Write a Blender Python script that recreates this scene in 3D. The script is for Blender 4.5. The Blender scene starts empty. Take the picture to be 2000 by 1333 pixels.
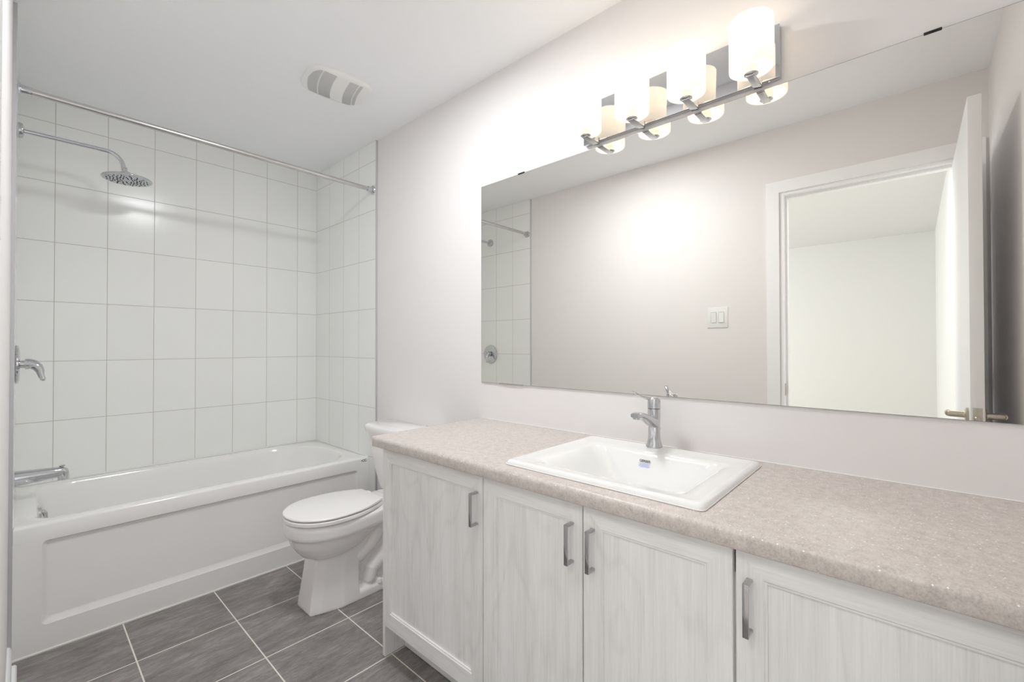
import bpy, bmesh, math, random
from mathutils import Vector, Matrix
random.seed(4)
S = bpy.context.scene
COL = S.collection

# ------------------------------------------------------------------ camera
F, YAW, PITCH, ROLL = 866.50, 0.83585, 0.00937, -0.0010
CAM = Vector((0.018, -3.3222, 1.2119))
fw = Vector((math.sin(YAW)*math.cos(PITCH), math.cos(YAW)*math.cos(PITCH), math.sin(PITCH)))
r0 = Vector((math.cos(YAW), -math.sin(YAW), 0)); u0 = r0.cross(fw)
rr = math.cos(ROLL)*r0 + math.sin(ROLL)*u0
uu = -math.sin(ROLL)*r0 + math.cos(ROLL)*u0
cd = bpy.data.cameras.new('camera'); cam = bpy.data.objects.new('camera', cd); COL.objects.link(cam)
cam.matrix_world = Matrix(((rr.x, uu.x, -fw.x, CAM.x), (rr.y, uu.y, -fw.y, CAM.y), (rr.z, uu.z, -fw.z, CAM.z), (0, 0, 0, 1)))
cd.sensor_width = 36; cd.lens = F/2000*36; cd.clip_start = 0.01; cd.clip_end = 60
S.camera = cam

# ------------------------------------------------------------------ world, large lights, exposure
W = bpy.data.worlds.new('world'); S.world = W; W.use_nodes = True
W.node_tree.nodes['Background'].inputs[0].default_value = (0.8, 0.9, 1, 1)
W.node_tree.nodes['Background'].inputs[1].default_value = 1.0
S.view_settings.view_transform = 'Standard'; S.view_settings.look = 'None'
S.view_settings.gamma = 1; S.view_settings.use_curve_mapping = False
S.view_settings.exposure = 0.38
S.cycles.max_bounces = 24; S.cycles.diffuse_bounces = 16; S.cycles.glossy_bounces = 8; S.cycles.transmission_bounces = 8
S.cycles.sample_clamp_indirect = 6.0

def area(name, loc, rot, sx, sy, power, color):
    l = bpy.data.lights.new(name, 'AREA'); l.shape = 'RECTANGLE'; l.size = sx; l.size_y = sy
    l.energy = power; l.color = color
    o = bpy.data.objects.new(name, l); COL.objects.link(o); o.location = loc; o.rotation_euler = rot
    return o
# daylight entering the adjoining room through its window (far end, +y) and an unseen lamp added there to brighten the vanity front
HALL_WINDOW = 78; HALL_FILL = 9; BULB = 0.10; SHADE_EMIT = 0.38; CEIL_FILL = 11.4
area('window_daylight', (-2.0, 1.17, 1.45), (math.radians(-90), 0, 0), 1.9, 1.5, HALL_WINDOW, (0.93, 0.97, 1.0))
area('hall_fill_light', (-0.75, -2.95, 2.47), (0, 0, 0), 0.5, 0.5, HALL_FILL, (1.0, 0.97, 0.93))

# ------------------------------------------------------------------ material helpers
def new_mat(name):
    m = bpy.data.materials.new(name); m.use_nodes = True
    return m, m.node_tree, m.node_tree.nodes['Principled BSDF']
def link(nt, a, b): nt.links.new(a, b)
def simple(name, col, rough=0.5, metal=0.0, bump=0.0, bscale=300, coat=0.0, spec=0.5):
    m, nt, b = new_mat(name)
    b.inputs['Base Color'].default_value = (*col, 1); b.inputs['Roughness'].default_value = rough
    b.inputs['Metallic'].default_value = metal; b.inputs['Coat Weight'].default_value = coat
    b.inputs['Specular IOR Level'].default_value = spec
    n = nt.nodes.new('ShaderNodeTexNoise'); n.inputs['Scale'].default_value = bscale
    g = nt.nodes.new('ShaderNodeNewGeometry'); link(nt, g.outputs['Position'], n.inputs['Vector'])
    if bump:
        bp = nt.nodes.new('ShaderNodeBump'); bp.inputs['Strength'].default_value = bump; bp.inputs['Distance'].default_value = 0.0006
        link(nt, n.outputs['Fac'], bp.inputs['Height']); link(nt, bp.outputs['Normal'], b.inputs['Normal'])
    return m
def math_node(nt, op, a, b=None, c=None):
    n = nt.nodes.new('ShaderNodeMath'); n.operation = op
    for i, v in enumerate((a, b, c)):
        if v is None: continue
        if isinstance(v, (int, float)): n.inputs[i].default_value = v
        else: link(nt, v, n.inputs[i])
    return n.outputs[0]
def ramp(nt, fac, stops):
    r = nt.nodes.new('ShaderNodeValToRGB'); link(nt, fac, r.inputs[0])
    e = r.color_ramp.elements
    while len(e) < len(stops): e.new(0.5)
    for k, (p, c) in enumerate(stops): e[k].position = p; e[k].color = (*c, 1)
    return r.outputs[0]
def noise(nt, vec, scale, detail=4, rough=0.5, dist=0.0):
    n = nt.nodes.new('ShaderNodeTexNoise'); n.inputs['Scale'].default_value = scale
    n.inputs['Detail'].default_value = detail; n.inputs['Roughness'].default_value = rough
    n.inputs['Distortion'].default_value = dist; link(nt, vec, n.inputs['Vector'])
    return n.outputs['Fac']
def vmap(nt, vec, scale=(1, 1, 1), loc=(0, 0, 0), rot=(0, 0, 0)):
    n = nt.nodes.new('ShaderNodeMapping'); n.inputs['Scale'].default_value = scale
    n.inputs['Location'].default_value = loc; n.inputs['Rotation'].default_value = rot
    link(nt, vec, n.inputs['Vector']); return n.outputs[0]
def pos(nt): return nt.nodes.new('ShaderNodeNewGeometry').outputs['Position']

def tile_mat(name, axis, o_u, o_v, w, h, mortar, tile_cols, grout, rough, floor=False):
    m, nt, b = new_mat(name)
    p = pos(nt); sep = nt.nodes.new('ShaderNodeSeparateXYZ'); link(nt, p, sep.inputs[0])
    comb = nt.nodes.new('ShaderNodeCombineXYZ')
    ax = {'x': 0, 'y': 1, 'z': 2}
    link(nt, math_node(nt, 'SUBTRACT', sep.outputs[ax[axis[0]]], o_u - 40*w), comb.inputs[0])
    link(nt, math_node(nt, 'SUBTRACT', sep.outputs[ax[axis[1]]], o_v - 40*h), comb.inputs[1])
    br = nt.nodes.new('ShaderNodeTexBrick'); br.offset = 0; br.squash = 1
    link(nt, comb.outputs[0], br.inputs['Vector'])
    br.inputs['Scale'].default_value = 1; br.inputs['Brick Width'].default_value = w; br.inputs['Row Height'].default_value = h
    br.inputs['Mortar Size'].default_value = mortar; br.inputs['Mortar Smooth'].default_value = 0.15
    br.inputs['Color1'].default_value = (0, 0, 0, 1); br.inputs['Color2'].default_value = (1, 1, 1, 1); br.inputs['Bias'].default_value = 0
    br.inputs['Mortar'].default_value = (0.5, 0.5, 0.5, 1)
    if floor:
        v = vmap(nt, p, (3, 14, 1), rot=(0, 0, 0.25))
        n1 = noise(nt, v, 2.2, 8, 0.72, 0.6)
        n2 = noise(nt, vmap(nt, p, (22, 130, 1), rot=(0, 0, 0.2)), 1.4, 5, 0.7, 0.8)
        n3 = noise(nt, p, 7, 3)
        k = math_node(nt, 'ADD', math_node(nt, 'MULTIPLY', n1, 0.45), math_node(nt, 'ADD', math_node(nt, 'MULTIPLY', n2, 0.35), math_node(nt, 'MULTIPLY', n3, 0.2)))
        col = ramp(nt, k, [(0.34, tile_cols[0]), (0.5, tile_cols[1]), (0.66, tile_cols[2])])
    else:
        n1 = noise(nt, p, 3.5, 3)
        k = math_node(nt, 'ADD', math_node(nt, 'MULTIPLY', n1, 0.6), math_node(nt, 'MULTIPLY', br.outputs['Color'], 0.4))
        col = ramp(nt, k, [(0.2, tile_cols[0]), (0.8, tile_cols[1])])
    mx = nt.nodes.new('ShaderNodeMix'); mx.data_type = 'RGBA'
    link(nt, br.outputs['Fac'], mx.inputs['Factor']); link(nt, col, mx.inputs['A']); mx.inputs['B'].default_value = (*grout, 1)
    link(nt, mx.outputs['Result'], b.inputs['Base Color'])
    link(nt, math_node(nt, 'ADD', rough, math_node(nt, 'MULTIPLY', br.outputs['Fac'], 0.85 - rough)), b.inputs['Roughness'])
    bp = nt.nodes.new('ShaderNodeBump'); bp.inputs['Distance'].default_value = 0.0008; bp.inputs['Strength'].default_value = 0.7
    inv = math_node(nt, 'SUBTRACT', 1, br.outputs['Fac'])
    wav = noise(nt, p, 22 if not floor else 160, 2)
    link(nt, math_node(nt, 'ADD', inv, math_node(nt, 'MULTIPLY', wav, 0.35)), bp.inputs['Height'])
    link(nt, bp.outputs['Normal'], b.inputs['Normal'])
    return m

TP, TH = 0.2052, 0.3108
WT = ((0.885, 0.895, 0.88), (0.92, 0.93, 0.915)); GR = (0.56, 0.53, 0.50)
M = {}
M['tile_back'] = tile_mat('glazed_tile_back', 'xz', -0.0732, 2.3738, TP, TH, 0.0015, WT, GR, 0.17)
M['tile_side'] = tile_mat('glazed_tile_side', 'yz', -0.2177, 2.3738, TP, TH, 0.0015, WT, GR, 0.17)
M['floor'] = tile_mat('grey_floor_tile', 'xy', 0.3229, -1.1075, 0.3391, 0.3445, 0.0026,
                      ((0.12, 0.110, 0.108), (0.25, 0.230, 0.226), (0.43, 0.402, 0.392)), (0.82, 0.78, 0.72), 0.45, True)
M['paint'] = simple('wall_paint', (0.83, 0.808, 0.802), 0.62, bump=0.25, bscale=420, spec=0.3)
M['ceiling'] = simple('ceiling_paint', (0.925, 0.935, 0.95), 0.9, bump=0.5, bscale=260, spec=0.1)
M['trimwhite'] = simple('trim_paint', (0.94, 0.945, 0.95), 0.32)
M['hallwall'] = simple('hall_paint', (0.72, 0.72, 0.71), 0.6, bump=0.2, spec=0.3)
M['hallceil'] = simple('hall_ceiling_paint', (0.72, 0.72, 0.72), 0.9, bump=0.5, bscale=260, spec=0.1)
M['hallfloor'] = simple('hall_carpet', (0.62, 0.58, 0.52), 0.95, bump=0.8, bscale=600, spec=0.05)
M['doorpaint'] = simple('door_paint', (0.87, 0.88, 0.90), 0.35)
M['acrylic'] = simple('tub_acrylic', (0.885, 0.88, 0.87), 0.13, coat=0.3)
M['china'] = simple('vitreous_china', (0.90, 0.885, 0.88), 0.10, coat=0.5)
M['sinkchina'] = simple('sink_china', (0.86, 0.86, 0.85), 0.08, coat=0.5)
M['seat'] = simple('seat_plastic', (0.90, 0.885, 0.88), 0.22)
M['chrome'] = simple('chrome', (0.62, 0.63, 0.65), 0.06, 1.0)
M['chromesoft'] = simple('brushed_chrome', (0.62, 0.61, 0.60), 0.24, 1.0)
M['nickel'] = simple('satin_nickel', (0.56, 0.52, 0.45), 0.28, 1.0)
M['handle'] = simple('handle_nickel', (0.50, 0.50, 0.51), 0.14, 1.0)
M['trimmetal'] = simple('edge_trim_metal', (0.60, 0.60, 0.62), 0.4, 0.5)
M['dark'] = simple('dark_gap', (0.015, 0.015, 0.015), 0.7)
M['nozzle'] = simple('dark_rubber', (0.03, 0.035, 0.05), 0.6)
M['shface'] = simple('shower_face', (0.55, 0.57, 0.60), 0.25, 0.6)
M['mirror'] = simple('mirror_silver', (0.945, 0.935, 0.89), 0.0, 1.0)
M['mirroredge'] = simple('mirror_edge', (0.25, 0.27, 0.26), 0.3, 0.3)
M['plastic'] = simple('white_plastic', (0.84, 0.84, 0.83), 0.3)
M['ventplastic'] = simple('vent_plastic', (0.88, 0.88, 0.87), 0.4)
M['slot'] = simple('vent_slot', (0.40, 0.40, 0.40), 0.7)
M['switchgap'] = simple('switch_shadow_gap', (0.55, 0.55, 0.54), 0.5)
M['caulk'] = simple('white_caulk', (0.86, 0.85, 0.83), 0.4)
M['paper'] = simple('label_paper', (0.78, 0.80, 0.90), 0.5)
M['inkblack'] = simple('label_black', (0.05, 0.05, 0.06), 0.5)
M['inkblue'] = simple('label_blue', (0.22, 0.26, 0.75), 0.5)
M['carcass'] = simple('cabinet_inside', (0.10, 0.095, 0.09), 0.8)

def wood(name, horiz):
    m, nt, b = new_mat(name); p = pos(nt)
    sw = (lambda a, l: (a, l, a)) if horiz else (lambda a, l: (a, a, l))
    base = noise(nt, vmap(nt, p, sw(16, 1.1)), 1.0, 6, 0.65, 0.5)
    fine = noise(nt, vmap(nt, p, sw(230, 5.0)), 1.0, 4, 0.75)
    sep = nt.nodes.new('ShaderNodeSeparateXYZ'); link(nt, p, sep.inputs[0])
    across = sep.outputs[2] if horiz else sep.outputs[1]
    along = sep.outputs[1] if horiz else sep.outputs[2]
    # flat-sawn figure: a warped parabola field cut into thin contour lines
    big = noise(nt, vmap(nt, p, sw(5.0, 1.6), loc=(3, 1, 2)), 1.0, 2, 0.4)
    ph = math_node(nt, 'MULTIPLY', big, 17.0)
    sn = math_node(nt, 'SINE', math_node(nt, 'MULTIPLY', ph, 3.1))
    thin = math_node(nt, 'POWER', math_node(nt, 'ADD', math_node(nt, 'MULTIPLY', sn, 0.5), 0.5), 7.0)
    k = math_node(nt, 'ADD', math_node(nt, 'MULTIPLY', base, 0.50), math_node(nt, 'MULTIPLY', fine, 0.50))
    k = math_node(nt, 'SUBTRACT', k, math_node(nt, 'MULTIPLY', thin, 0.07))
    c = ramp(nt, k, [(0.33, (0.755, 0.74, 0.73)), (0.46, (0.845, 0.84, 0.83)), (0.60, (0.91, 0.91, 0.905))])
    link(nt, c, b.inputs['Base Color']); b.inputs['Roughness'].default_value = 0.5
    bp = nt.nodes.new('ShaderNodeBump'); bp.inputs['Distance'].default_value = 0.0004; bp.inputs['Strength'].default_value = 0.5
    link(nt, k, bp.inputs['Height']); link(nt, bp.outputs['Normal'], b.inputs['Normal'])
    return m
M['wood_v'] = wood('ash_laminate_vertical', False)
M['wood_h'] = wood('ash_laminate_horizontal', True)

def stone():
    m, nt, b = new_mat('speckled_laminate'); p = pos(nt)
    a = noise(nt, p, 260, 4, 0.7); c_ = noise(nt, p, 60, 4, 0.6)
    k = math_node(nt, 'ADD', math_node(nt, 'MULTIPLY', a, 0.6), math_node(nt, 'MULTIPLY', c_, 0.4))
    base = ramp(nt, k, [(0.36, (0.45, 0.40, 0.375)), (0.5, (0.585, 0.53, 0.495)), (0.66, (0.69, 0.64, 0.605))])
    v = nt.nodes.new('ShaderNodeTexVoronoi'); v.inputs['Scale'].default_value = 210; link(nt, p, v.inputs['Vector'])
    s1 = math_node(nt, 'LESS_THAN', v.outputs['Distance'], 0.30)
    sc = nt.nodes.new('ShaderNodeSeparateColor'); link(nt, v.outputs['Color'], sc.inputs[0])
    s2 = math_node(nt, 'GREATER_THAN', sc.outputs[0], 0.93)
    f = math_node(nt, 'MULTIPLY', s1, s2)
    mx = nt.nodes.new('ShaderNodeMix'); mx.data_type = 'RGBA'
    link(nt, f, mx.inputs['Factor']); link(nt, base, mx.inputs['A']); mx.inputs['B'].default_value = (0.92, 0.90, 0.87, 1)
    link(nt, mx.outputs['Result'], b.inputs['Base Color']); b.inputs['Roughness'].default_value = 0.38
    return m
M['stone'] = stone()

def opal():
    m, nt, b = new_mat('opal_glass'); b.inputs['Base Color'].default_value = (0.9, 0.87, 0.82, 1)
    b.inputs['Roughness'].default_value = 0.25
    b.inputs['Emission Color'].default_value = (1.0, 0.90, 0.78, 1); b.inputs['Emission Strength'].default_value = SHADE_EMIT
    t = nt.nodes.new('ShaderNodeBsdfTranslucent'); t.inputs[0].default_value = (0.95, 0.92, 0.87, 1)
    mx = nt.nodes.new('ShaderNodeMixShader'); mx.inputs[0].default_value = 0.35
    out = nt.nodes['Material Output']
    link(nt, b.outputs[0], mx.inputs[1]); link(nt, t.outputs[0], mx.inputs[2]); link(nt, mx.outputs[0], out.inputs[0])
    return m
M['opal'] = opal()
def glow():
    m, nt, b = new_mat('lit_bulb'); b.inputs['Emission Color'].default_value = (1, 0.86, 0.66, 1); b.inputs['Emission Strength'].default_value = 6
    return m
M['bulb'] = glow()
M['socket'] = simple('socket_porcelain', (0.82, 0.78, 0.72), 0.4)

# ------------------------------------------------------------------ geometry helpers
def smooth(me, ang=35):
    for p in me.polygons: p.use_smooth = True
    me.set_sharp_from_angle(angle=math.radians(ang))
def wpos(o):
    v = Vector((0, 0, 0))
    while o: v = v + o.location; o = o.parent
    return v
def obj(name, bm, mats, parent=None, ang=35, origin=None):
    """bm is in world coordinates; the object lands on origin (top level) or on its parent's origin"""
    if not isinstance(mats, (list, tuple)): mats = [mats]
    bmesh.ops.recalc_face_normals(bm, faces=bm.faces)
    base = wpos(parent) if parent else Vector(origin) if origin else Vector((0, 0, 0))
    bmesh.ops.translate(bm, vec=-base, verts=bm.verts)
    me = bpy.data.meshes.new(name); bm.to_mesh(me); bm.free()
    for m in mats: me.materials.append(m)
    smooth(me, ang)
    o = bpy.data.objects.new(name, me); COL.objects.link(o)
    if parent: o.parent = parent
    else: o.location = base
    return o
def thing(name, loc, label, cat, group=None):
    o = bpy.data.objects.new(name, None); COL.objects.link(o); o.location = loc; o.empty_display_size = 0.05
    o['label'] = label; o['category'] = cat
    if group: o['group'] = group
    return o
def tag(o, label, cat, group=None):
    o['label'] = label; o['category'] = cat
    if group: o['group'] = group
    return o
def struct(o): o['kind'] = 'structure'; return o
def box(bm, x0, x1, y0, y1, z0, z1, bev=0.0, seg=2, mi=0):
    t = bmesh.new()
    vs = [t.verts.new((x, y, z)) for x in (x0, x1) for y in (y0, y1) for z in (z0, z1)]
    for f in ((0, 1, 3, 2), (4, 6, 7, 5), (0, 4, 5, 1), (2, 3, 7, 6), (0, 2, 6, 4), (1, 5, 7, 3)): t.faces.new([vs[i] for i in f])
    if bev: bmesh.ops.bevel(t, geom=t.edges[:], offset=bev, segments=seg, affect='EDGES', profile=0.5)
    merge(bm, t, mi)
def merge(bm, t, mi=0):
    mp = {v: bm.verts.new(v.co) for v in t.verts}
    for f in t.faces:
        try: nf = bm.faces.new([mp[v] for v in f.verts]); nf.material_index = mi
        except ValueError: pass
    t.free()
def loft(bm, rings, cap0=True, cap1=True, mi=0):
    R = [[bm.verts.new(Vector(p)) for p in r] for r in rings]
    n = len(R[0])
    for a, b in zip(R, R[1:]):
        for i in range(n):
            try: f = bm.faces.new((a[i], a[(i+1) % n], b[(i+1) % n], b[i])); f.material_index = mi
            except ValueError: pass
    if cap0: f = bm.faces.new(R[0][::-1]); f.material_index = mi
    if cap1: f = bm.faces.new(R[-1]); f.material_index = mi
    return R
def rrect(x0, x1, y0, y1, r, z, n=6):
    if isinstance(r, (int, float)): r = (r,)*4
    out = []   # corners: (x0,y0) (x1,y0) (x1,y1) (x0,y1)
    cs = [(x0, y0, 1, 1, 180), (x1, y0, -1, 1, 270), (x1, y1, -1, -1, 0), (x0, y1, 1, -1, 90)]
    for (cx, cy, sx, sy, a0), q in zip(cs, r):
        q = max(q, 1e-4)
        for k in range(n+1):
            a = math.radians(a0 + 90*k/n)
            out.append(Vector((cx + sx*q + q*math.cos(a), cy + sy*q + q*math.sin(a), z)))
    return out
def circ(c, r, ax, n=24, r2=None):
    """circle about c, normal to ax"""
    ax = Vector(ax).normalized()
    a = Vector((0, 0, 1)) if abs(ax.z) < 0.9 else Vector((0, 1, 0))
    e1 = ax.cross(a).normalized(); e2 = ax.cross(e1)
    c = Vector(c)
    return [c + e1*r*math.cos(t*2*math.pi/n) + e2*(r2 or r)*math.sin(t*2*math.pi/n) for t in range(n)]
def lathe(bm, c, ax, prof, n=28, mi=0, caps=True):
    ax = Vector(ax).normalized(); c = Vector(c)
    loft(bm, [circ(c + ax*h, max(r, 1e-4), ax, n) for h, r in prof], caps, caps, mi)
def tube(bm, pts, rad, n=14, mi=0, flat=None):
    pts = [Vector(p) for p in pts]
    if isinstance(rad, (int, float)): rad = [rad]*len(pts)
    rings = []; e1 = None
    for i, p in enumerate(pts):
        d = (pts[min(i+1, len(pts)-1)] - pts[max(i-1, 0)]).normalized()
        if e1 is None:
            a = Vector((0, 0, 1)) if abs(d.z) < 0.9 else Vector((0, 1, 0)); e1 = d.cross(a).normalized()
        else: e1 = (e1 - d*e1.dot(d)).normalized()
        e2 = d.cross(e1); k = 1.0 if flat is None else flat
        rings.append([p + e1*rad[i]*math.cos(2*math.pi*t/n) + e2*rad[i]*k*math.sin(2*math.pi*t/n) for t in range(n)])
    loft(bm, rings, True, True, mi)
def extrude_y(bm, prof, y0, y1, mi=0):
    """prof: list of (x,z)"""
    loft(bm, [[Vector((x, y0, z)) for x, z in prof], [Vector((x, y1, z)) for x, z in prof]], True, True, mi)
def text_mesh(name, body, size, mat, mw, parent, font_off=0.0, ext=0.0001):
    cu = bpy.data.curves.new(name, 'FONT'); cu.body = body; cu.size = size; cu.align_x = 'CENTER'; cu.align_y = 'CENTER'
    cu.extrude = ext; cu.offset = font_off
    t = bpy.data.objects.new(name + '_tmp', cu); COL.objects.link(t)
    dg = bpy.context.evaluated_depsgraph_get(); me = bpy.data.meshes.new_from_object(t.evaluated_get(dg))
    bpy.data.objects.remove(t); me.name = name
    me.transform(mw); me.transform(Matrix.Translation(-wpos(parent)))
    me.materials.clear(); me.materials.append(mat)
    o = bpy.data.objects.new(name, me); COL.objects.link(o); o.parent = parent
    return o

# ------------------------------------------------------------------ dimensions
XW = 1.51            # painted face of the mirror wall
XL = -0.01           # painted face of the wall with the doorway
YN = -3.59           # near wall
ZC = 2.496
YT = -0.838          # front edge of the tile surround
DO0, DO1, DOZ = -2.747, -3.507, 2.092   # doorway (jamb faces), head
HX, HY0, HY1 = -3.885, -3.515, 1.20     # adjoining room

def S_box(name, *a, mat, bev=0.0):
    bm = bmesh.new(); box(bm, *a, bev=bev); return struct(obj(name, bm, mat))

# ------------------------------------------------------------------ room shell
S_box('floor', -0.13, XW+0.1, YN-0.1, 0.1, -0.08, 0.0, mat=M['floor'])
S_box('ceiling', -0.01, XW+0.1, YN-0.1, 0.1, ZC, ZC+0.08, mat=M['ceiling'])
S_box('wall_right', XW, XW+0.1, YN-0.1, 0.1, 0.0, ZC, mat=M['paint'])
S_box('wall_back', XL-0.12, XW, 0.008, 0.1, 0.0, ZC, mat=M['paint'])
S_box('wall_near', XL-0.12, XW, YN-0.1, YN, 0.0, ZC, mat=M['paint'])
bm = bmesh.new()
box(bm, XL-0.12, XL, DO0+.0015, 0.008, 0, ZC)
box(bm, XL-0.12, XL, YN, DO1-.0015, 0, ZC)
box(bm, XL-0.12, XL, DO1-.0015, DO0+.0015, DOZ+.018, ZC)
struct(obj('wall_left', bm, [M['paint']]))
# glazed tile skins of the tub surround
S_box('wall_tile_back', 0.0, 1.5, 0.0, 0.0079, 0.0, ZC-0.0005, mat=M['tile_back'])
S_box('wall_tile_right', 1.5, XW-0.0002, YT, 0.0079, 0.0, ZC-0.0005, mat=M['tile_side'])
S_box('wall_tile_left', XL+0.0002, 0.0, YT, 0.0079, 0.0, ZC-0.0005, mat=M['tile_side'])
S_box('trim_1', 1.4992, XW-0.0002, YT-0.003, YT, 0.0, ZC-0.0005, mat=M['trimmetal'])
S_box('trim_2', XL+0.0002, 0.0008, YT-0.004, YT, 0.0, ZC-0.0005, mat=M['trimmetal'])
# baseboard and shoe moulding on the doorway wall
bm = bmesh.new(); extrude_y(bm, [(XL, 0), (0.002, 0), (0.002, 0.085), (-0.002, 0.097), (-0.005, 0.10), (XL, 0.10)], YT-0.006, -2.683)
struct(obj('baseboard_left', bm, M['trimwhite']))
bm = bmesh.new(); extrude_y(bm, [(0.0021, 0.001), (0.015, 0.001), (0.015, 0.028), (0.011, 0.034), (0.0021, 0.035)], YT-0.02, -2.683)
struct(obj('trim_3', bm, M['trimwhite']))
S_box('baseboard_right', XW-0.012, XW, -1.772, YT-0.006, 0, 0.10, mat=M['trimwhite'], bev=0.002)

# ------------------------------------------------------------------ doorway, casing and the adjoining room
def casing(x0, x1, name):
    bm = bmesh.new()
    zi, zo, w = 2.109, 2.176, 0.066
    a0, a1 = -2.741, -2.675
    b0, b1 = DO1-0.006, DO1-0.072
    box(bm, x0, x1, a0, a1, 0, zi); box(bm, x0, x1, b1, b0, 0, zi); box(bm, x0, x1, b1, a1, zi, zo)
    return struct(obj(name, bm, M['trimwhite']))
casing(XL, XL+0.014, 'trim_4'); casing(XL-0.134, XL-0.12, 'trim_5')
bm = bmesh.new()
xa, xb = XL-0.125, XL+0.002
box(bm, xa, xb, DO0-0.016, DO0+0.001, 0, DOZ); box(bm, xa, xb, DO1-0.001, DO1+0.016, 0, DOZ)
box(bm, xa, xb, DO1-0.001, DO0+0.001, DOZ+0.0001, DOZ+0.017)
sa, sb = XL-0.085, XL-0.04
box(bm, sa, sb, DO0-0.027, DO0-0.0161, 0, DOZ-0.0131); box(bm, sa, sb, DO1+0.0161, DO1+0.024, 0, DOZ-0.0131)
box(bm, sa, sb, DO1+0.0161, DO0-0.0161, DOZ-0.013, DOZ-0.0001)
jamb = struct(obj('trim_6', bm, M['trimwhite']))
bm = bmesh.new(); box(bm, XL-0.034, XL-0.004, DO0-0.0175, DO0-0.016, 0.915, 0.985, 0.0005)
obj('strike_plate', bm, M['nickel'], jamb)

S_box('floor_hall', HX-0.1, -0.13, HY0-0.1, HY1+0.1, -0.08, 0.0, mat=M['hallfloor'])
S_box('ceiling_hall', HX-0.1, -0.01, HY0-0.1, HY1+0.1, ZC, ZC+0.08, mat=M['hallceil'])
S_box('wall_hall_far', HX-0.1, HX, HY0-0.1, HY1+0.1, 0, ZC, mat=M['hallwall'])
S_box('wall_hall_near', HX, XL-0.12, HY0-0.1, HY0, 0, ZC, mat=M['hallwall'])
bm = bmesh.new()
box(bm, HX, -2.98, HY1, HY1+0.1, 0, ZC); box(bm, -1.02, XL-0.12, HY1, HY1+0.1, 0, ZC)
box(bm, -2.98, -1.02, HY1, HY1+0.1, 0, 0.68); box(bm, -2.98, -1.02, HY1, HY1+0.1, 2.22, ZC)
struct(obj('wall_hall_back', bm, M['hallwall']))
S_box('wall_hall_side', XL-0.12, XL-0.02, 0.1, HY1+0.1, 0, ZC, mat=M['hallwall'])
bm = bmesh.new()
for a in ((-2.98, -2.94, .68, 2.22), (-1.06, -1.02, .68, 2.22), (-2.98, -1.02, .68, .72), (-2.98, -1.02, 2.18, 2.22), (-2.02, -1.98, .72, 2.18)):
    box(bm, a[0], a[1], HY1+0.02, HY1+0.07, a[2], a[3], 0.003)
struct(obj('window_1', bm, M['trimwhite']))
S_box('baseboard_hall', HX, HX+0.012, HY0, HY1, 0, 0.10, mat=M['trimwhite'], bev=0.002)

# door leaf standing open at a right angle, hinged on the jamb beside the near wall
door = bpy.data.objects.new('door_1', None); COL.objects.link(door); door.location = (0.012, -3.4845, 0.0); door['kind'] = 'structure'
bm = bmesh.new(); box(bm, 0.012, 0.797, -3.502, -3.467, 0.01, 2.072, 0.0015); obj('door_leaf', bm, M['doorpaint'], door)
bm = bmesh.new(); box(bm, 0.7965, 0.7982, -3.4965, -3.4725, 0.935, 0.995, 0.0005)
obj('latch_plate', bm, M['nickel'], door)
bm = bmesh.new(); lathe(bm, (0.797, -3.4845, 0.958), (1, 0, 0), [(0, .009), (.008, .009), (.011, .006)], 16); obj('latch_bolt', bm, M['nickel'], door)
for s, y0 in ((1, -3.467), (-1, -3.502)):
    bm = bmesh.new()
    lathe(bm, (0.725, y0, 0.962), (0, s, 0), [(0, .027), (.006, .027), (.009, .023), (.010, .012), (.016, .0105), (.047, .0105), (.053, .009), (.056, .004)], 24)
    h = obj('door_handle', bm, M['nickel'], door)
    bm = bmesh.new()
    tube(bm, [(0.725, y0+s*.050, 0.962), (0.70, y0+s*.052, 0.962), (0.66, y0+s*.050, 0.961), (0.62, y0+s*.048, 0.958), (0.608, y0+s*.047, 0.957)], [.010, .0095, .0085, .008, .005], 14)
    obj('lever', bm, M['nickel'], h)
for z in (0.22, 1.05, 1.86):
    bm = bmesh.new(); lathe(bm, (0.006, -3.499, z-.045), (0, 0, 1), [(0, .005), (.09, .005)], 12); obj('hinge', bm, M['nickel'], door)

# ------------------------------------------------------------------ bathtub
TY = -0.7594; TX0, TX1 = 0.0004, 1.4996
tub = thing('bathtub', (0.75, -0.38, 0), 'white acrylic alcove bathtub with a recessed front apron panel between tiled walls', 'bathtub')
bm = bmesh.new()
N = 10
rc = (.07, .20, .34, .15)
def op(g, z, dx0=0, dx1=0): # opening ring shrunk by g
    return rrect(0.064+g+dx0, 1.43-g-dx1, -0.692+g, -0.052-g, tuple(max(.02, q-g*0.4) for q in rc), z, N)
loft(bm, [rrect(TX0, TX1, TY+.017, -0.001, .002, 0.0, N), rrect(TX0, TX1, TY+.017, -0.001, .002, 0.445, N),
          rrect(TX0, TX1, TY, -0.001, .002, 0.4451, N), rrect(TX0, TX1, TY, -0.001, .003, 0.4955, N),
          rrect(TX0, TX1, TY+.0025, -0.001, .004, 0.5015, N), rrect(TX0+.001, TX1-.001, TY+.008, -0.001, .005, 0.5055, N),
          rrect(TX0+.003, TX1-.003, TY+.016, -0.003, .006, 0.5070, N),
          op(-.010, 0.5075), op(-.002, 0.505), op(.004, 0.498), op(.012, 0.470), op(.028, 0.38, 0, .05), op(.045, 0.27, 0.01, .13),
          op(.062, 0.18, 0.02, .2), op(.085, 0.135, .03, .24), op(.12, 0.118, .04, .27)], False, True)
obj('tub_shell', bm, M['acrylic'], tub, 50)
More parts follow.
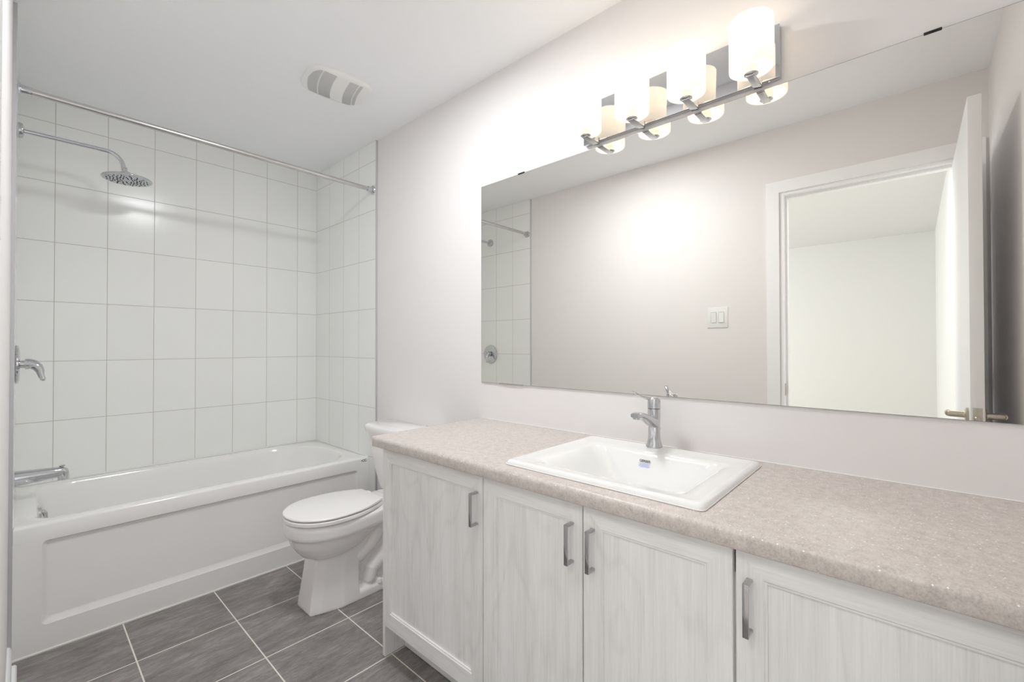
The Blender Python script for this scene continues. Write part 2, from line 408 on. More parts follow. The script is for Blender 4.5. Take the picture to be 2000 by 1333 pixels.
# apron panel
bm = bmesh.new()
def xz(x0, x1, z0, z1, r, y, dz=0):
    return [Vector((p.x, y, p.y)) for p in rrect(x0, x1, z0, z1, r, 0, 5)]
loft(bm, [xz(TX0, TX1, 0.003, 0.445, .0005, TY+.016), xz(TX0, TX1, 0.003, 0.445, .0005, TY),
          xz(0.078, 1.424, 0.104, 0.4375, .018, TY), xz(0.080, 1.422, 0.106, 0.4365, .017, TY+.0015),
          xz(0.092, 1.412, 0.127, 0.4290, .012, TY+.013), xz(0.095, 1.409, 0.130, 0.4270, .012, TY+.0135)], True, True)
obj('apron', bm, M['acrylic'], tub, 25)
bm = bmesh.new(); tube(bm, [(TX0, TY-.001, .003), (TX1, TY-.001, .003)], .0035, 8)
obj('caulk_bead', bm, M['caulk'], tub)
bm = bmesh.new(); tube(bm, [(TX1-.001, -.757, .509), (TX1-.001, -.004, .509), (TX0, -.004, .509), (TX0, -.757, .509)], .004, 8)
obj('caulk_bead', bm, M['caulk'], tub)
# overflow plate on the drain end wall
bm = bmesh.new()
lathe(bm, (0.066, -0.40, 0.452), (1, 0, -.12), [(0, .036), (.010, .036), (.016, .033), (.018, .028)], 28)
tube(bm, [(0.076, -0.40, 0.462), (0.090, -0.40, 0.461), (0.096, -0.40, 0.452), (0.098, -0.40, 0.430)], [.009, .0095, .0095, .008], 12)
obj('overflow_cover', bm, M['chrome'], tub)
bm = bmesh.new(); lathe(bm, (0.30, -.38, .119), (0, 0, 1), [(0, .03), (.003, .03), (.005, .024)], 24); obj('drain', bm, M['chrome'], tub)
# maker's mark on the apron corner
mk = Matrix(((1, 0, 0, 1.4665), (0, 0, -1, TY-.0004), (0, 1, 0, 0.4875), (0, 0, 0, 1)))
text_mesh('maker_mark', '\u2022CC.', 0.020, M['inkblack'], mk, tub, 0.0006)

# ------------------------------------------------------------------ shower fittings
YS = -0.351
sh = thing('rain_shower', (0.001, YS, 2.18), 'chrome shower arm with large round rain shower head high on left tiled wall', 'shower head')
bm = bmesh.new(); lathe(bm, (0.0008, YS, 2.181), (1, 0, 0), [(0, .033), (.006, .034), (.016, .032), (.020, .022), (.021, .014)], 32); obj('flange', bm, M['chrome'], sh)
bm = bmesh.new()
pts = [(0.018, YS, 2.181), (0.10, YS, 2.1815), (0.20, YS, 2.182), (0.295, YS, 2.1825)]
for k in range(1, 9):
    a = math.radians(82*k/8); pts.append((0.295+.066*math.sin(a), YS, 2.1825-.066*(1-math.cos(a))))
pts.append((0.3625, YS, 2.105))
tube(bm, pts, .0095, 16); obj('arm', bm, M['chrome'], sh)
HC = Vector((0.376, YS, 2.062)); HA = Vector((0.02, 0.0, -1)).normalized()
bm = bmesh.new()
lathe(bm, (0.3645, YS, 2.118), (0.12, 0, -1), [(0, .0105), (.004, .0115), (.005, .0105), (.020, .0110), (.022, .014), (.024, .021), (.034, .022), (.040, .016)], 24)
obj('swivel_joint', bm, M['chrome'], sh)
bm = bmesh.new()
lathe(bm, HC, HA, [(-.020, .016), (-.017, .030), (-.009, .085), (-.003, .099), (.001, .1015), (.004, .1005), (.006, .097)], 48)
hd = obj('shower_head', bm, M['chrome'], sh, 60)
e1 = HA.cross(Vector((0, 1, 0))).normalized(); e2 = HA.cross(e1)
bm = bmesh.new(); lathe(bm, HC + HA*.0058, HA, [(0, .0955), (.0012, .094)], 48); obj('spray_face', bm, M['shface'], hd)
bm = bmesh.new()
for ray_ in range(16):
    for k, q in enumerate((.026, .040, .054, .067, .080)):
        if k == 0 and ray_ % 2: continue
        a = 2*math.pi*ray_/16 + .10*k
        c = HC + HA*.0066 + e1*q*math.cos(a) + e2*q*math.sin(a)
        lathe(bm, c, HA, [(0, .0026), (.0035, .002)], 8)
obj('nozzles', bm, M['nozzle'], hd)

va = thing('shower_valve', (0.001, YS, 1.128), 'round chrome shower valve with curved lever on left tiled wall', 'valve')
bm = bmesh.new(); lathe(bm, (0.0008, YS, 1.128), (1, 0, 0), [(0, .084), (.004, .087), (.009, .085), (.013, .074), (.015, .03)], 40); obj('escutcheon', bm, M['chrome'], va)
bm = bmesh.new(); lathe(bm, (0.013, YS, 1.128), (1, 0, 0), [(0, .017), (.022, .017)], 24); obj('stem', bm, M['chromesoft'], va)
bm = bmesh.new()
tube(bm, [(0.032, YS, 1.129), (0.046, YS-.002, 1.129), (0.058, YS-.005, 1.125), (0.070, YS-.011, 1.113), (0.077, YS-.018, 1.096), (0.080, YS-.026, 1.076), (0.086, YS-.034, 1.058), (0.089, YS-.037, 1.054)],
     [.0245, .024, .022, .0185, .0145, .011, .0095, .006], 18)
obj('lever', bm, M['chrome'], va, 60)

sp = thing('tub_spout', (0.001, YS, 0.617), 'chrome bathtub spout with diverter knob low on left tiled wall', 'spout')
bm = bmesh.new()
prof = [(0.001, .617, .034, .030), (0.010, .617, .034, .030), (0.06, .618, .030, .027), (0.11, .619, .0265, .024), (0.145, .620, .024, .0215), (0.158, .619, .022, .020), (0.168, .616, .018, .017), (0.173, .612, .010, .011)]
loft(bm, [[Vector((x, YS+rh*math.cos(t*math.pi/14), z+rv*math.sin(t*math.pi/14))) for t in range(28)] for x, z, rv, rh in prof])
lathe(bm, (0.153, YS, 0.617), (0.10, 0, -1), [(0, .0205), (.033, .0195), (.0335, .014)], 28)
obj('spout_body', bm, M['chrome'], sp, 50)
bm = bmesh.new(); lathe(bm, (0.151, YS, 0.638), (0, 0, 1), [(0, .004), (.006, .004), (.007, .010), (.010, .011), (.013, .008)], 20); obj('diverter_knob', bm, M['chrome'], sp)

rod = thing('shower_curtain_rod', (0.75, -.805, 2.19), 'brushed metal shower curtain rod spanning the tub alcove below the ceiling', 'curtain rod')
bm = bmesh.new(); tube(bm, [(0.012, -.805, 2.191), (1.488, -.805, 2.190)], .0125, 20); obj('rod', bm, M['chromesoft'], rod)
for x, s in ((0.0008, 1), (1.4992, -1)):
    bm = bmesh.new(); lathe(bm, (x, -.805, 2.1905), (s, 0, 0), [(0, .026), (.004, .027), (.009, .024), (.011, .017), (.030, .017), (.034, .0155), (.040, .0150)], 28); obj('flange', bm, M['chrome'], rod)

# ------------------------------------------------------------------ toilet
TC = -1.252
to = thing('toilet', (1.2, TC, 0), 'white two-piece toilet with closed lid between the bathtub and the vanity', 'toilet')
def egg(x0, x1, hw, z, xw=None, back=0.13, n=40, cy=TC, p=2.1):
    """plan outline: rounded nose at x0, widest (hw) around xw, straightish sides to a back of half width `back` at x1"""
    xw = xw if xw is not None else x0 + (x1-x0)*.52
    pts = []
    m = n//2
    for k in range(m):            # near side, nose -> back
        t = k/(m-1)
        a = t*math.pi/2*1.0
        pts.append((t, a))
    side = []
    for k in range(m):
        t = k/(m-1)
        x = x0 + (x1-x0)*(t**1.75)
        if x <= xw:
            u = (xw-x)/(xw-x0); w = hw*max(0.0, 1-u**p)**(1/p)
        else:
            u = (x-xw)/(x1-xw); w = hw - (hw-back)*u**2.3
        side.append((x, w))
    out = [Vector((x, cy-w, z)) for x, w in side] + [Vector((x, cy+w, z)) for x, w in side[::-1][:-1]]
    return out
# body of china: bowl, pedestal, trapway, foot, rear deck fused into one surface
bm = bmesh.new()
# bowl band and rounded underside
def e2(x0, hw, z, x1=1.33, back=.105): return egg(x0, x1, hw, z, 1.0, back)
loft(bm, [e2(.822, .162, .4150), e2(.812, .170, .409), e2(.810, .172, .395), e2(.812, .171, .362), e2(.816, .168, .351),
          e2(.826, .159, .344), e2(.829, .156, .336, 1.26, .09), e2(.839, .148, .306, 1.22, .08), e2(.860, .133, .274, 1.18, .07),
          e2(.880, .112, .250, 1.14, .055), e2(.925, .076, .235, 1.09, .04), e2(.97, .03, .229, 1.05, .02)])
# rear deck the tank stands on
loft(bm, [rrect(1.20, 1.470, TC-.105, TC+.105, .04, .30), rrect(1.20, 1.480, TC-.125, TC+.125, .04, .36), rrect(1.19, 1.485, TC-.135, TC+.135, .03, .405), rrect(1.20, 1.480, TC-.130, TC+.130, .03, .412)])
# front pedestal
def ped(x0, x1, wf, wb, z, ch=.03):
    wf += .004
    return [Vector((x0, TC+wf, z)), Vector((x0, TC-wf, z)), Vector((x0+ch, TC-wf-(wb-wf)*.45, z)), Vector((x0+ch*3, TC-wb, z)), Vector((x1, TC-wb, z)),
            Vector((x1, TC+wb, z)), Vector((x0+ch*3, TC+wb, z)), Vector((x0+ch, TC+wf+(wb-wf)*.45, z))]
loft(bm, [ped(.888, 1.105, .066, .112, 0.0, .045), ped(.890, 1.105, .065, .1115, .02, .045), ped(.902, 1.105, .060, .107, .10, .043), ped(.913, 1.105, .058, .103, .17, .04), ped(.922, 1.13, .060, .104, .24, .04), ped(.935, 1.20, .07, .108, .33, .04)])
# foot flange
loft(bm, [rrect(1.03, 1.42, TC-.111, TC+.111, .02, 0.0), rrect(1.03, 1.42, TC-.110, TC+.110, .02, .032), rrect(1.03, 1.41, TC-.104, TC+.104, .02, .042), rrect(1.04, 1.40, TC-.075, TC+.075, .02, .056)])
# core behind the pedestal and S shaped trapway bulges
loft(bm, [rrect(1.05, 1.40, TC-.060, TC+.060, .03, .02), rrect(1.06, 1.42, TC-.060, TC+.060, .03, .2), rrect(1.12, 1.45, TC-.08, TC+.08, .03, .34)])
for s in (-1, 1):
    tube(bm, [(1.27, TC+s*.060, .345), (1.225, TC+s*.072, .29), (1.17, TC+s*.080, .235), (1.115, TC+s*.082, .20), (1.08, TC+s*.07, .19)], [.026, .032, .034, .032, .022], 14)
    tube(bm, [(1.36, TC+s*.050, .36), (1.33, TC+s*.062, .27), (1.285, TC+s*.070, .20), (1.235, TC+s*.074, .155), (1.185, TC+s*.074, .115), (1.175, TC+s*.074, .07), (1.20, TC+s*.07, .04)], [.03, .036, .040, .040, .038, .036, .03], 14)
body = obj('bowl', bm, M['china'], to)
md = body.modifiers.new('fuse', 'REMESH'); md.mode = 'VOXEL'; md.voxel_size = 0.0042; md.use_smooth_shade = True
ms = body.modifiers.new('soften', 'SMOOTH'); ms.factor = 0.5; ms.iterations = 5
# seat and lid
def e3(x0, hw, z, x1=1.232, back=.100): return egg(x0, x1, hw, z, 1.0, back)
bm = bmesh.new()
loft(bm, [e3(.811, .173, .4195), e3(.807, .177, .4215), e3(.807, .177, .4335), e3(.810, .174, .437)])
obj('seat', bm, M['seat'], to, 40)
bm = bmesh.new()
loft(bm, [e3(.815, .170, .4405), e3(.809, .175, .4425), e3(.808, .176, .4475), e3(.811, .173, .4515), e3(.820, .165, .4535, 1.226, .094)])
obj('lid', bm, M['seat'], to, 40)
for s in (-1, 1):
    bm = bmesh.new(); box(bm, 1.234, 1.262, TC+s*.070-.018, TC+s*.070+.018, .414, .442, .005, 3); obj('hinge', bm, M['seat'], to)
    bm = bmesh.new(); lathe(bm, (1.215, TC+s*.0985, .040), (0, 0, 1), [(0, .015), (.010, .0145), (.018, .010), (.021, .004)], 20); obj('bolt_cap', bm, M['plastic'], to)
bm = bmesh.new()
def tk(x0, hw, r, z, x1=1.500): return rrect(x0, x1, TC-hw, TC+hw, (r, .012, .012, r), z, 8)
loft(bm, [tk(1.372, .145, .04, .4165), tk(1.362, .160, .04, .422), tk(1.354, .170, .045, .45), tk(1.340, .195, .05, .54), tk(1.327, .226, .06, .66), tk(1.322, .238, .06, .728)])
obj('tank', bm, M['china'], to)
bm = bmesh.new()
loft(bm, [tk(1.318, .243, .06, .7285, 1.503), tk(1.309, .252, .07, .733, 1.506), tk(1.306, .255, .072, .745, 1.506), tk(1.306, .255, .072, .760, 1.506), tk(1.311, .251, .07, .769, 1.504), tk(1.322, .240, .06, .7725, 1.498)])
obj('tank_lid', bm, M['china'], to, 45)
bm = bmesh.new(); lathe(bm, (1.3215, TC-.150, .675), (-1, 0, 0), [(0, .012), (.012, .012), (.014, .008)], 18)
tube(bm, [(1.303, TC-.150, .675), (1.299, TC-.135, .674), (1.298, TC-.10, .670), (1.300, TC-.075, .667)], [.007, .008, .0075, .005], 12)
obj('flush_lever', bm, M['chrome'], to)

# ------------------------------------------------------------------ vanity cabinets
XD0, XD1 = 0.955, 0.973
ZD0, ZD1 = 0.141, 0.8195
def door_leaf(y0, y1, parent, hy, base):
    """framed door between y0 < y1 with a recessed panel; hy is the handle's y"""
    bm = bmesh.new()
    w, b = 0.048, 0.006
    x0, x1 = XD0, XD1
    O = [(y0, ZD0), (y1, ZD0), (y1, ZD1), (y0, ZD1)]
    I = [(y0+w, ZD0+w+.008), (y1-w, ZD0+w+.008), (y1-w, ZD1-w-.003), (y0+w, ZD1-w-.003)]
    J = [(y0+w+b, ZD0+w+b+.008), (y1-w-b, ZD0+w+b+.008), (y1-w-b, ZD1-w-b-.003), (y0+w+b, ZD1-w-b-.003)]
    def ring(L, x): return [bm.verts.new((x, y, z)) for y, z in L]
    c = .0015
    B = ring(O, x1); A = ring(O, x0+c)
    A2 = ring([(y0+c, ZD0+c), (y1-c, ZD0+c), (y1-c, ZD1-c), (y0+c, ZD1-c)], x0)
    I1 = ring(I, x0); I1b = ring([(p[0]*.6+q[0]*.4, p[1]*.6+q[1]*.4) for p, q in zip(I, J)], x0+.0025); J1 = ring(J, x0+.0030); J2 = ring(J, x0+.0085)
    for R0, R1 in ((B, A), (A, A2), (A2, I1), (I1, I1b), (I1b, J1), (J1, J2)):
        for i in range(4):
            f = bm.faces.new((R0[i], R0[(i+1) % 4], R1[(i+1) % 4], R1[i]))
            f.material_index = 1 if i in (0, 2) else 0
    bm.faces.new(J2).material_index = 0
    bm.faces.new(B[::-1]).material_index = 0
    d = obj('door', bm, [M['wood_v'], M['wood_h']], parent, 15)
    bm = bmesh.new()
    hz0, hz1, hw, xf = 0.6645, 0.7655, 0.0055, 0.9245
    box(bm, xf, xf+.0045, hy-hw, hy+hw, hz0, hz1, .0012)
    for za, zb in ((hz0, hz0+.006), (hz1-.006, hz1)):
        box(bm, xf+.003, XD0, hy-hw, hy+hw, za, zb, .0012)
    obj('handle', bm, M['handle'], d)
    return d
def carcass(parent, y0, y1, near_end=False):
    bm = bmesh.new()
    t = .016
    box(bm, XD1+.001, 1.505, y0, y0+t, ZD0, .8215); box(bm, XD1+.001, 1.505, y1-t, y1, ZD0, .8215)
    box(bm, XD1+.001, 1.505, y0, y1, ZD0, ZD0+t); box(bm, 1.495, 1.505, y0, y1, ZD0, .8215)
    box(bm, XD1+.001, XD1+.02, y0, y1, .76, .8215)
    obj('body', bm, M['wood_v'], parent)
    bm = bmesh.new(); box(bm, 1.062, 1.078, y0, y1, 0.002, ZD0); obj('toe_kick', bm, M['wood_h'], parent)
g = 'vanity base cabinets under the countertop'
c1 = thing('vanity_cabinet', (1.23, -2.07, 0), 'pale wood-grain vanity cabinet next to the toilet, one door, handle at right', 'cabinet', g)
carcass(c1, -2.3545, -1.795)
bm = bmesh.new()
bm2 = [(0.973, 0.002), (1.508, 0.002), (1.508, .8215), (0.973, .8215)]
extrude_y(bm, bm2, -1.7935, -1.777); obj('end_panel', bm, M['wood_v'], c1)
door_leaf(-2.3535, -1.8045, c1, -2.3305, c1)
c2 = thing('vanity_cabinet', (1.23, -2.71, 0), 'pale wood-grain vanity cabinet under the sink, two doors with paired handles', 'cabinet', g)
carcass(c2, -3.0585, -2.3555)
door_leaf(-2.7085, -2.3575, c2, -2.680, c2); door_leaf(-3.0565, -2.7125, c2, -2.741, c2)
c3 = thing('vanity_cabinet', (1.23, -3.32, 0), 'pale wood-grain vanity cabinet at right edge, one wide door, bright handle at left', 'cabinet', g)
carcass(c3, -3.586, -3.0595)
door_leaf(-3.572, -3.0625, c3, -3.087, c3)

# ------------------------------------------------------------------ countertop with the sink cut-out
CT0, CT1 = 0.8225, 0.862
YC0, YC1 = -3.588, -1.766
SK = dict(x0=.975, x1=1.452, y0=-2.995, y1=-2.428)
HX0, HX1, HY_0, HY_1 = .995, 1.432, -2.975, -2.448
bm = bmesh.new()
def nose(x1):
    p = [(x1, CT0), (.934, CT0)]
    for k in range(4): a = math.radians(270-90*k/3); p.append((.932+.006*math.cos(a)-.0, CT0+.006+.006*math.sin(a)))
    for k in range(6): a = math.radians(180-90*k/5); p.append((.926+.014+.014*math.cos(a), CT1-.014+.014*math.sin(a)))
    p.append((x1, CT1)); return p
P1 = nose(1.508)
# left end piece tapers over a few rings to round its outer corner
rings = []
for dy, sc in ((0.0, .010), (-.002, .005), (-.006, .0015), (-.012, 0.0)):
    rings.append([Vector((max(x, .926+sc), YC1+dy, min(max(z, CT0+sc*.35), CT1-sc*.35))) for x, z in P1])
rings += [[Vector((x, HY_1, z)) for x, z in P1]]
loft(bm, rings)
extrude_y(bm, P1, YC0, HY_0)
extrude_y(bm, nose(HX0), HY_0, HY_1)
extrude_y(bm, [(HX1, CT0), (1.508, CT0), (1.508, CT1), (HX1, CT1)], HY_0, HY_1)
ct = tag(obj('countertop', bm, M['stone'], origin=(1.2, -2.67, CT0), ang=30), 'long beige speckled laminate countertop on the vanity cabinets', 'countertop')
bm = bmesh.new(); tube(bm, [(1.5075, YC0+.002, CT1+.001), (1.5075, YC1-.01, CT1+.001)], .002, 6)
obj('caulk_bead', bm, M['caulk'], ct)

# ------------------------------------------------------------------ sink
sk = thing('sink', (1.21, -2.71, CT1), 'white rectangular drop-in ceramic sink set in the countertop', 'sink')
bm = bmesh.new()
x0, x1, y0, y1 = SK['x0'], SK['x1'], SK['y0'], SK['y1']
n = 8
def sr(g, r, z, a=0, b=0, c=0, d=0): return rrect(x0+g+a, x1-g-b, y0+g+c, y1-g-d, r, z, n)
loft(bm, [sr(.020, .012, .700, .05, .09, .07, .07), sr(.022, .012, .8500, 0, 0, 0, 0), sr(.022, .012, .8624), sr(.000, .014, .8626), sr(.000, .014, .8665), sr(.002, .014, .8720), sr(.007, .014, .8760), sr(.013, .014, .8765),
          sr(.022, .02, .8750), sr(.03, .03, .8735, .012, .050, .012, .012), sr(.035, .035, .8715, .018, .062, .028, .028),
          sr(.038, .04, .866, .024, .066, .034, .040), sr(.044, .045, .846, .030, .070, .046, .060), sr(.055, .05, .800, .036, .074, .075, .095), sr(.075, .06, .762, .04, .076, .10, .12), sr(.105, .06, .750, .04, .07, .12, .14)], True, True)
obj('basin', bm, M['sinkchina'], sk, 70)
bm = bmesh.new(); lathe(bm, (1.20, -2.705, .7505), (0, 0, 1), [(0, .022), (.003, .022), (.004, .017)], 24); obj('drain', bm, M['chrome'], sk)
bm = bmesh.new(); tube(bm, [p + Vector((0, 0, 0)) for p in (rrect(x0-.001, x1+.001, y0-.001, y1+.001, .014, CT1+.0020, 4) + rrect(x0-.001, x1+.001, y0-.001, y1+.001, .014, CT1+.0020, 4)[:1])], .0016, 6)
obj('caulk_bead', bm, M['caulk'], sk)
# label stuck on the back wall of the bowl
ex = Vector((0, -1, 0)); ey = Vector((.14, 0, .99)).normalized(); ez = ex.cross(ey)
LC = Vector((1.3345, -2.692, .8410))
def lm(off=0.0, u=0.0, v=0.0):
    c = LC + ez*off + ex*u + ey*v
    return Matrix(((ex.x, ey.x, ez.x, c.x), (ex.y, ey.y, ez.y, c.y), (ex.z, ey.z, ez.z, c.z), (0, 0, 0, 1)))
bm = bmesh.new()
for sx, sy in ((0, 0),):
    q = [LC + ex*a*.0195 + ey*b*.0075 + ey*(-.008) + ez*.0006 for a, b in ((-1, -1), (1, -1), (1, 1), (-1, 1))]
    q2 = [p - ez*.0004 for p in q]; loft(bm, [q2, q])
lab = obj('label', bm, M['paper'], sk)
text_mesh('lettering', 'GERBER', 0.0105, M['inkblack'], lm(.0010, 0.003, .0055), lab, 0.00018)
bm = bmesh.new()
for k, (a, b) in enumerate(((-.013, .017), (-.015, .015), (-.017, .018), (-.012, .016))):
    v = -.0035 - k*.0034
    q = [LC + ex*u + ey*(v+w) + ez*.0008 for u, w in ((a, 0), (b, 0), (b, .0008), (a, .0008))]
    loft(bm, [q, [p + ez*.0001 for p in q]])
obj('fine_print', bm, M['inkblue'], lab)

# ------------------------------------------------------------------ faucet
FX, FY = 1.428, -2.683
fa = thing('faucet', (FX, FY, .8745), 'chrome single-lever faucet standing on the back ledge of the sink', 'faucet')
bm = bmesh.new()
lathe(bm, (FX, FY, .8750), (0, 0, 1), [(0, .0270), (.004, .0268), (.012, .0235), (.022, .0205), (.030, .0195), (.060, .0190), (.085, .0195), (.105, .0205), (.126, .0208)], 32)
obj('faucet_body', bm, M['chrome'], fa, 50)
bm = bmesh.new()
sec = [(FX-.002, .9740, .0190, .040), (FX-.025, .9790, .0185, .036), (FX-.055, .9880, .0175, .028), (FX-.085, .9960, .0165, .021), (FX-.115, 1.0015, .0155, .0165), (FX-.133, 1.0025, .0145, .0175), (FX-.140, 1.0010, .0125, .0150)]
rings = []
for x, zt, hw, h in sec:
    zc = zt - h/2
    rings.append([Vector((x, FY + hw*math.copysign(abs(math.cos(t))**.75, math.cos(t)), zc + h/2*math.copysign(abs(math.sin(t))**.75, math.sin(t)))) for t in [2*math.pi*k/28 for k in range(28)]])
loft(bm, rings)
lathe(bm, (FX-.126, FY, .990), (-.1, 0, -1), [(0, .0105), (.010, .0105), (.0105, .0085)], 20)
obj('spout', bm, M['chrome'], fa, 50)
bm = bmesh.new()
lathe(bm, (FX, FY, 1.0015), (0, 0, 1), [(0, .0195), (.0015, .0212), (.020, .0210), (.033, .0200), (.036, .0180), (.0375, .012)], 32)
rings = []
LD = Vector((-.78, .63, 0)).normalized(); LN = Vector((.63, .78, 0)).normalized()
for q, z, hw, h in [(.000, 1.030, .0125, .009), (.022, 1.0345, .0105, .0060), (.045, 1.0430, .0090, .0045), (.064, 1.0520, .0080, .0038), (.072, 1.0565, .0070, .0032), (.0745, 1.0585, .0045, .002)]:
    rings.append([Vector((FX, FY, z)) + LD*q + LN*hw*math.cos(t) + Vector((0, 0, h*math.sin(t))) for t in [2*math.pi*k/16 for k in range(16)]])
loft(bm, rings)
obj('lever', bm, M['chrome'], fa, 45)
bm = bmesh.new(); lathe(bm, (1.461, FY-.002, .8755), (0, 0, 1), [(0, .0022), (.050, .0022), (.051, .005), (.058, .0055), (.061, .003)], 14)
obj('pop_up_rod', bm, M['chrome'], fa)

# ------------------------------------------------------------------ wall mirror
MY0, MY1, MZ0, MZ1 = -3.56, -1.7796, 1.0345, 1.9765
mi = thing('wall_mirror', (XW-.003, (MY0+MY1)/2, MZ0), 'large frameless rectangular mirror on the wall above the vanity', 'mirror')
bm = bmesh.new(); box(bm, XW-.0058, XW-.0006, MY0, MY1, MZ0, MZ1); obj('mirror_edge', bm, M['mirroredge'], mi)
bm = bmesh.new()
loft(bm, [[Vector((XW-.0061, a, b)) for a, b in ((MY0+.001, MZ0+.001), (MY1-.001, MZ0+.001), (MY1-.001, MZ1-.001), (MY0+.001, MZ1-.001))],
          [Vector((XW-.0058, a, b)) for a, b in ((MY0+.001, MZ0+.001), (MY1-.001, MZ0+.001), (MY1-.001, MZ1-.001), (MY0+.001, MZ1-.001))]])
obj('mirror_glass', bm, M['mirror'], mi)
for ya, yb, z, s in ((-3.3796, -3.347, MZ1, 1), (-2.0533, -2.0172, MZ1, 1), (-2.040, -1.900, MZ0, -1)):
    bm = bmesh.new(); box(bm, XW-.0085, XW-.0003, ya, yb, z-.003 if s > 0 else z-.003, z+.003, .0008); obj('clip', bm, M['dark'] if s > 0 else M['chromesoft'], mi)

# ------------------------------------------------------------------ vanity light
LY = -2.706
li = thing('vanity_light', (XW, LY, 2.07), 'four-shade chrome vanity light bar with opal glass shades, lit, above the mirror', 'wall light')
bm = bmesh.new(); box(bm, 1.490, XW-.0003, -3.041, -2.371, 1.992, 2.148, .0015); obj('backplate', bm, M['chrome'], li)
CYS = (-2.4285, -2.6135, -2.7985, -2.9840)
CX = 1.415
for k, cy in enumerate(CYS):
    # flat bracket: hooks under the plate, runs out below the shade and ends in a cup
    bm = bmesh.new()
    box(bm, CX-.008, 1.494, cy-.011, cy+.011, 1.9795, 1.9845, .0008)
    box(bm, 1.4855, 1.4895, cy-.011, cy+.011, 1.9795, 2.004, .0008)
    a = obj('arm', bm, M['chrome'], li)
    bm = bmesh.new(); lathe(bm, (CX, cy, 1.985), (0, 0, 1), [(0, .016), (.002, .019), (.014, .019), (.015, .017)], 28); obj('cup', bm, M['chrome'], a)
    bm = bmesh.new(); lathe(bm, (CX, cy, 2.0005), (0, 0, 1), [(0, .0175), (.036, .0175), (.037, .012)], 28); obj('socket', bm, M['socket'], li)
    # opal glass cylinder: floor ring, wall with thickness, open top
    bm = bmesh.new(); zb = 2.000; R = .0575; t = .0035
    loft(bm, [circ((CX, cy, zb+.001), R-t, (0, 0, 1), 40), circ((CX, cy, zb), R-.0018, (0, 0, 1), 40), circ((CX, cy, zb+.0015), R, (0, 0, 1), 40), circ((CX, cy, zb+.136), R, (0, 0, 1), 40), circ((CX, cy, zb+.140), R-.0015, (0, 0, 1), 40),
              circ((CX, cy, zb+.139), R-t, (0, 0, 1), 40), circ((CX, cy, zb+.001), R-t, (0, 0, 1), 40)], False, False)
    bmesh.ops.remove_doubles(bm, verts=bm.verts, dist=1e-5)
    obj('shade', bm, M['opal'], li)
    bm = bmesh.new(); lathe(bm, (CX, cy, 2.0375), (0, 0, 1), [(0, .010), (.010, .013), (.028, .021), (.044, .022), (.058, .015), (.064, .004)], 20); obj('bulb', bm, M['bulb'], li)
    l = bpy.data.lights.new('bulb_light', 'POINT'); l.energy = BULB; l.color = (1.0, 0.86, 0.70); l.shadow_soft_size = .012
    lo = bpy.data.objects.new('bulb_light', l); COL.objects.link(lo); lo.parent = li
    lo.location = Vector((CX, cy, 2.118)) - li.location
bm = bmesh.new(); lathe(bm, (1.4995, -3.012, 1.992), (0, 0, -1), [(0, .005), (.003, .0045), (.004, .002)], 14); obj('screw', bm, M['chrome'], li)

# ------------------------------------------------------------------ exhaust fan grille in the ceiling
VC = Vector((1.055, -1.222, ZC)); VR = math.radians(-4)
ve = thing('ceiling_vent', VC, 'white domed exhaust fan grille on the ceiling in front of the tub', 'vent')
VA, VB = .153, .127      # half sizes along x and y
def vrot(x, y): return (VC.x + x*math.cos(VR) - y*math.sin(VR), VC.y + x*math.sin(VR) + y*math.cos(VR))
def dome(x, y): # depth below ceiling
    return .010 + .016*max(0, 1-(x/VA)**2)*max(0, 1-(y/VB)**2)**.8 + .004
def vring(k, z, n=14):
    out = []
    m = 4*n
    for i in range(m):
        t = 2*math.pi*i/m; p = 3.6
        x = VA*k*math.copysign(abs(math.cos(t))**(2/p), math.cos(t)); y = VB*k*math.copysign(abs(math.sin(t))**(2/p), math.sin(t))
        X, Y = vrot(x, y); out.append((x, y, X, Y, z))
    return out
bm = bmesh.new(); rings = []
for k, z in ((1.0, 0.0003), (1.0, .005), (.985, .010), (.955, .0135)):
    rings.append([Vector((X, Y, ZC-z)) for x, y, X, Y, z in vring(k, z)])
for k in (.92, .8, .65, .5, .35, .2, .08):
    rings.append([Vector((X, Y, ZC-dome(x, y))) for x, y, X, Y, z in vring(k, 0)])
loft(bm, rings); obj('vent_cover', bm, M['ventplastic'], ve, 60)
def arc(x_mid, y): return x_mid + .030*(y/VB) - .020*(1-(y/VB)**2)
secs = ((-.118, -.073, False), (-.068, -.010, True), (.052, .098, True), (.103, .120, False))
for a, b, _ in secs:
    bm = bmesh.new()
    for j in range(-22, 23):
        y = j*.0047
        xa, xb = arc(a, y), arc(b, y)
        lim = VA*.90*max(0, 1-(abs(y)/(VB*.95))**3.6)**(1/3.6)
        xa, xb = max(xa, -lim), min(xb, lim)
        if xb-xa < .006: continue
        m = 4; hw = .0010
        up, dn = [], []
        for s in range(m+1):
            x = xa+(xb-xa)*s/m
            X0, Y0 = vrot(x, y-hw); X1, Y1 = vrot(x, y+hw); z = ZC-dome(x, y)-.0004
            up.append(bm.verts.new((X0, Y0, z))); dn.append(bm.verts.new((X1, Y1, z)))
        for s in range(m): bm.faces.new((up[s], up[s+1], dn[s+1], dn[s]))
    obj('louver_slots', bm, M['slot'], ve)

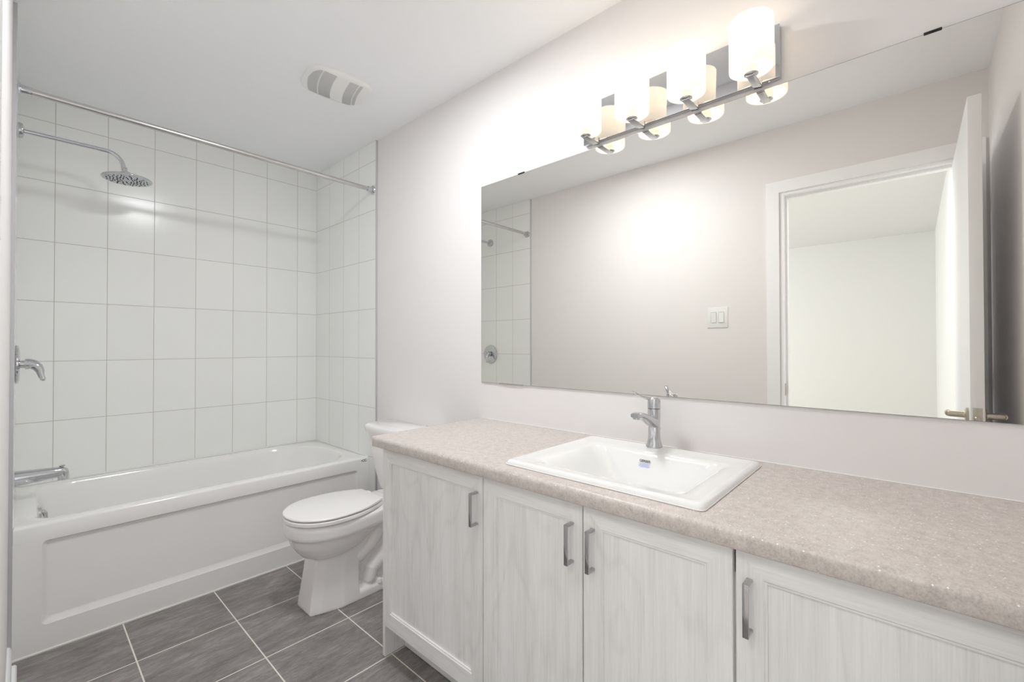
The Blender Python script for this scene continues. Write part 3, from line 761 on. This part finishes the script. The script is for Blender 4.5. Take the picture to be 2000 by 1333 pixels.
# ------------------------------------------------------------------ double light switch (seen in the mirror)
sw = thing('light_switch', (XL, -2.3925, 1.388), 'white double rocker light switch on the wall beside the doorway, seen in the mirror', 'light switch')
bm = bmesh.new(); box(bm, XL+.0003, XL+.0043, -2.455, -2.330, 1.3225, 1.4535, .0015, 3); obj('cover_plate', bm, M['plastic'], sw)
for cy, tilt in ((-2.3695, 0.0), (-2.4155, .003)):
    bm = bmesh.new(); box(bm, XL+.0040, XL+.0050, cy-.0175, cy+.0175, 1.3525, 1.4235)
    r_ = obj('rocker_frame', bm, M['switchgap'], sw)
    bm = bmesh.new()
    loft(bm, [[Vector((XL+.0049, cy-.0155, 1.356)), Vector((XL+.0049, cy+.0155, 1.356)), Vector((XL+.0049, cy+.0155, 1.420)), Vector((XL+.0049, cy-.0155, 1.420))],
              [Vector((XL+.0056+tilt, cy-.0150, 1.3565)), Vector((XL+.0056+tilt, cy+.0150, 1.3565)), Vector((XL+.0080-tilt*.8, cy+.0150, 1.4195)), Vector((XL+.0080-tilt*.8, cy-.0150, 1.4195))]])
    obj('rocker', bm, M['plastic'], r_)

# ------------------------------------------------------------------ main fill light, added as an unseen flush ceiling fixture (above the top of the frame)
CL = Vector((0.755, -2.0, ZC))
cl = thing('added_fill_light', CL, 'added fill light, shaped as a round white flush fixture in the middle of the bathroom ceiling, lit', 'ceiling light')
bm = bmesh.new(); lathe(bm, CL, (0, 0, -1), [(.0003, .165), (.013, .165), (.017, .161), (.018, .153), (.014, .1515)], 48); obj('housing', bm, M['plastic'], cl)
dm, dnt, db = new_mat('fill_light_diffuser'); db.inputs['Emission Color'].default_value = (1, .98, .95, 1); db.inputs['Emission Strength'].default_value = 3
bm = bmesh.new(); lathe(bm, CL, (0, 0, -1), [(.014, .151), (.0172, .149)], 48); obj('diffuser', bm, dm, cl)
ll = bpy.data.lights.new('added_fill_lamp', 'AREA'); ll.shape = 'DISK'; ll.size = .295; ll.energy = CEIL_FILL; ll.color = (.945, .975, 1.0)  # carries most of the room's brightness; added lamp, out of view
lo = bpy.data.objects.new('added_fill_lamp', ll); COL.objects.link(lo); lo.parent = cl; lo.location = (0, 0, -.0182)
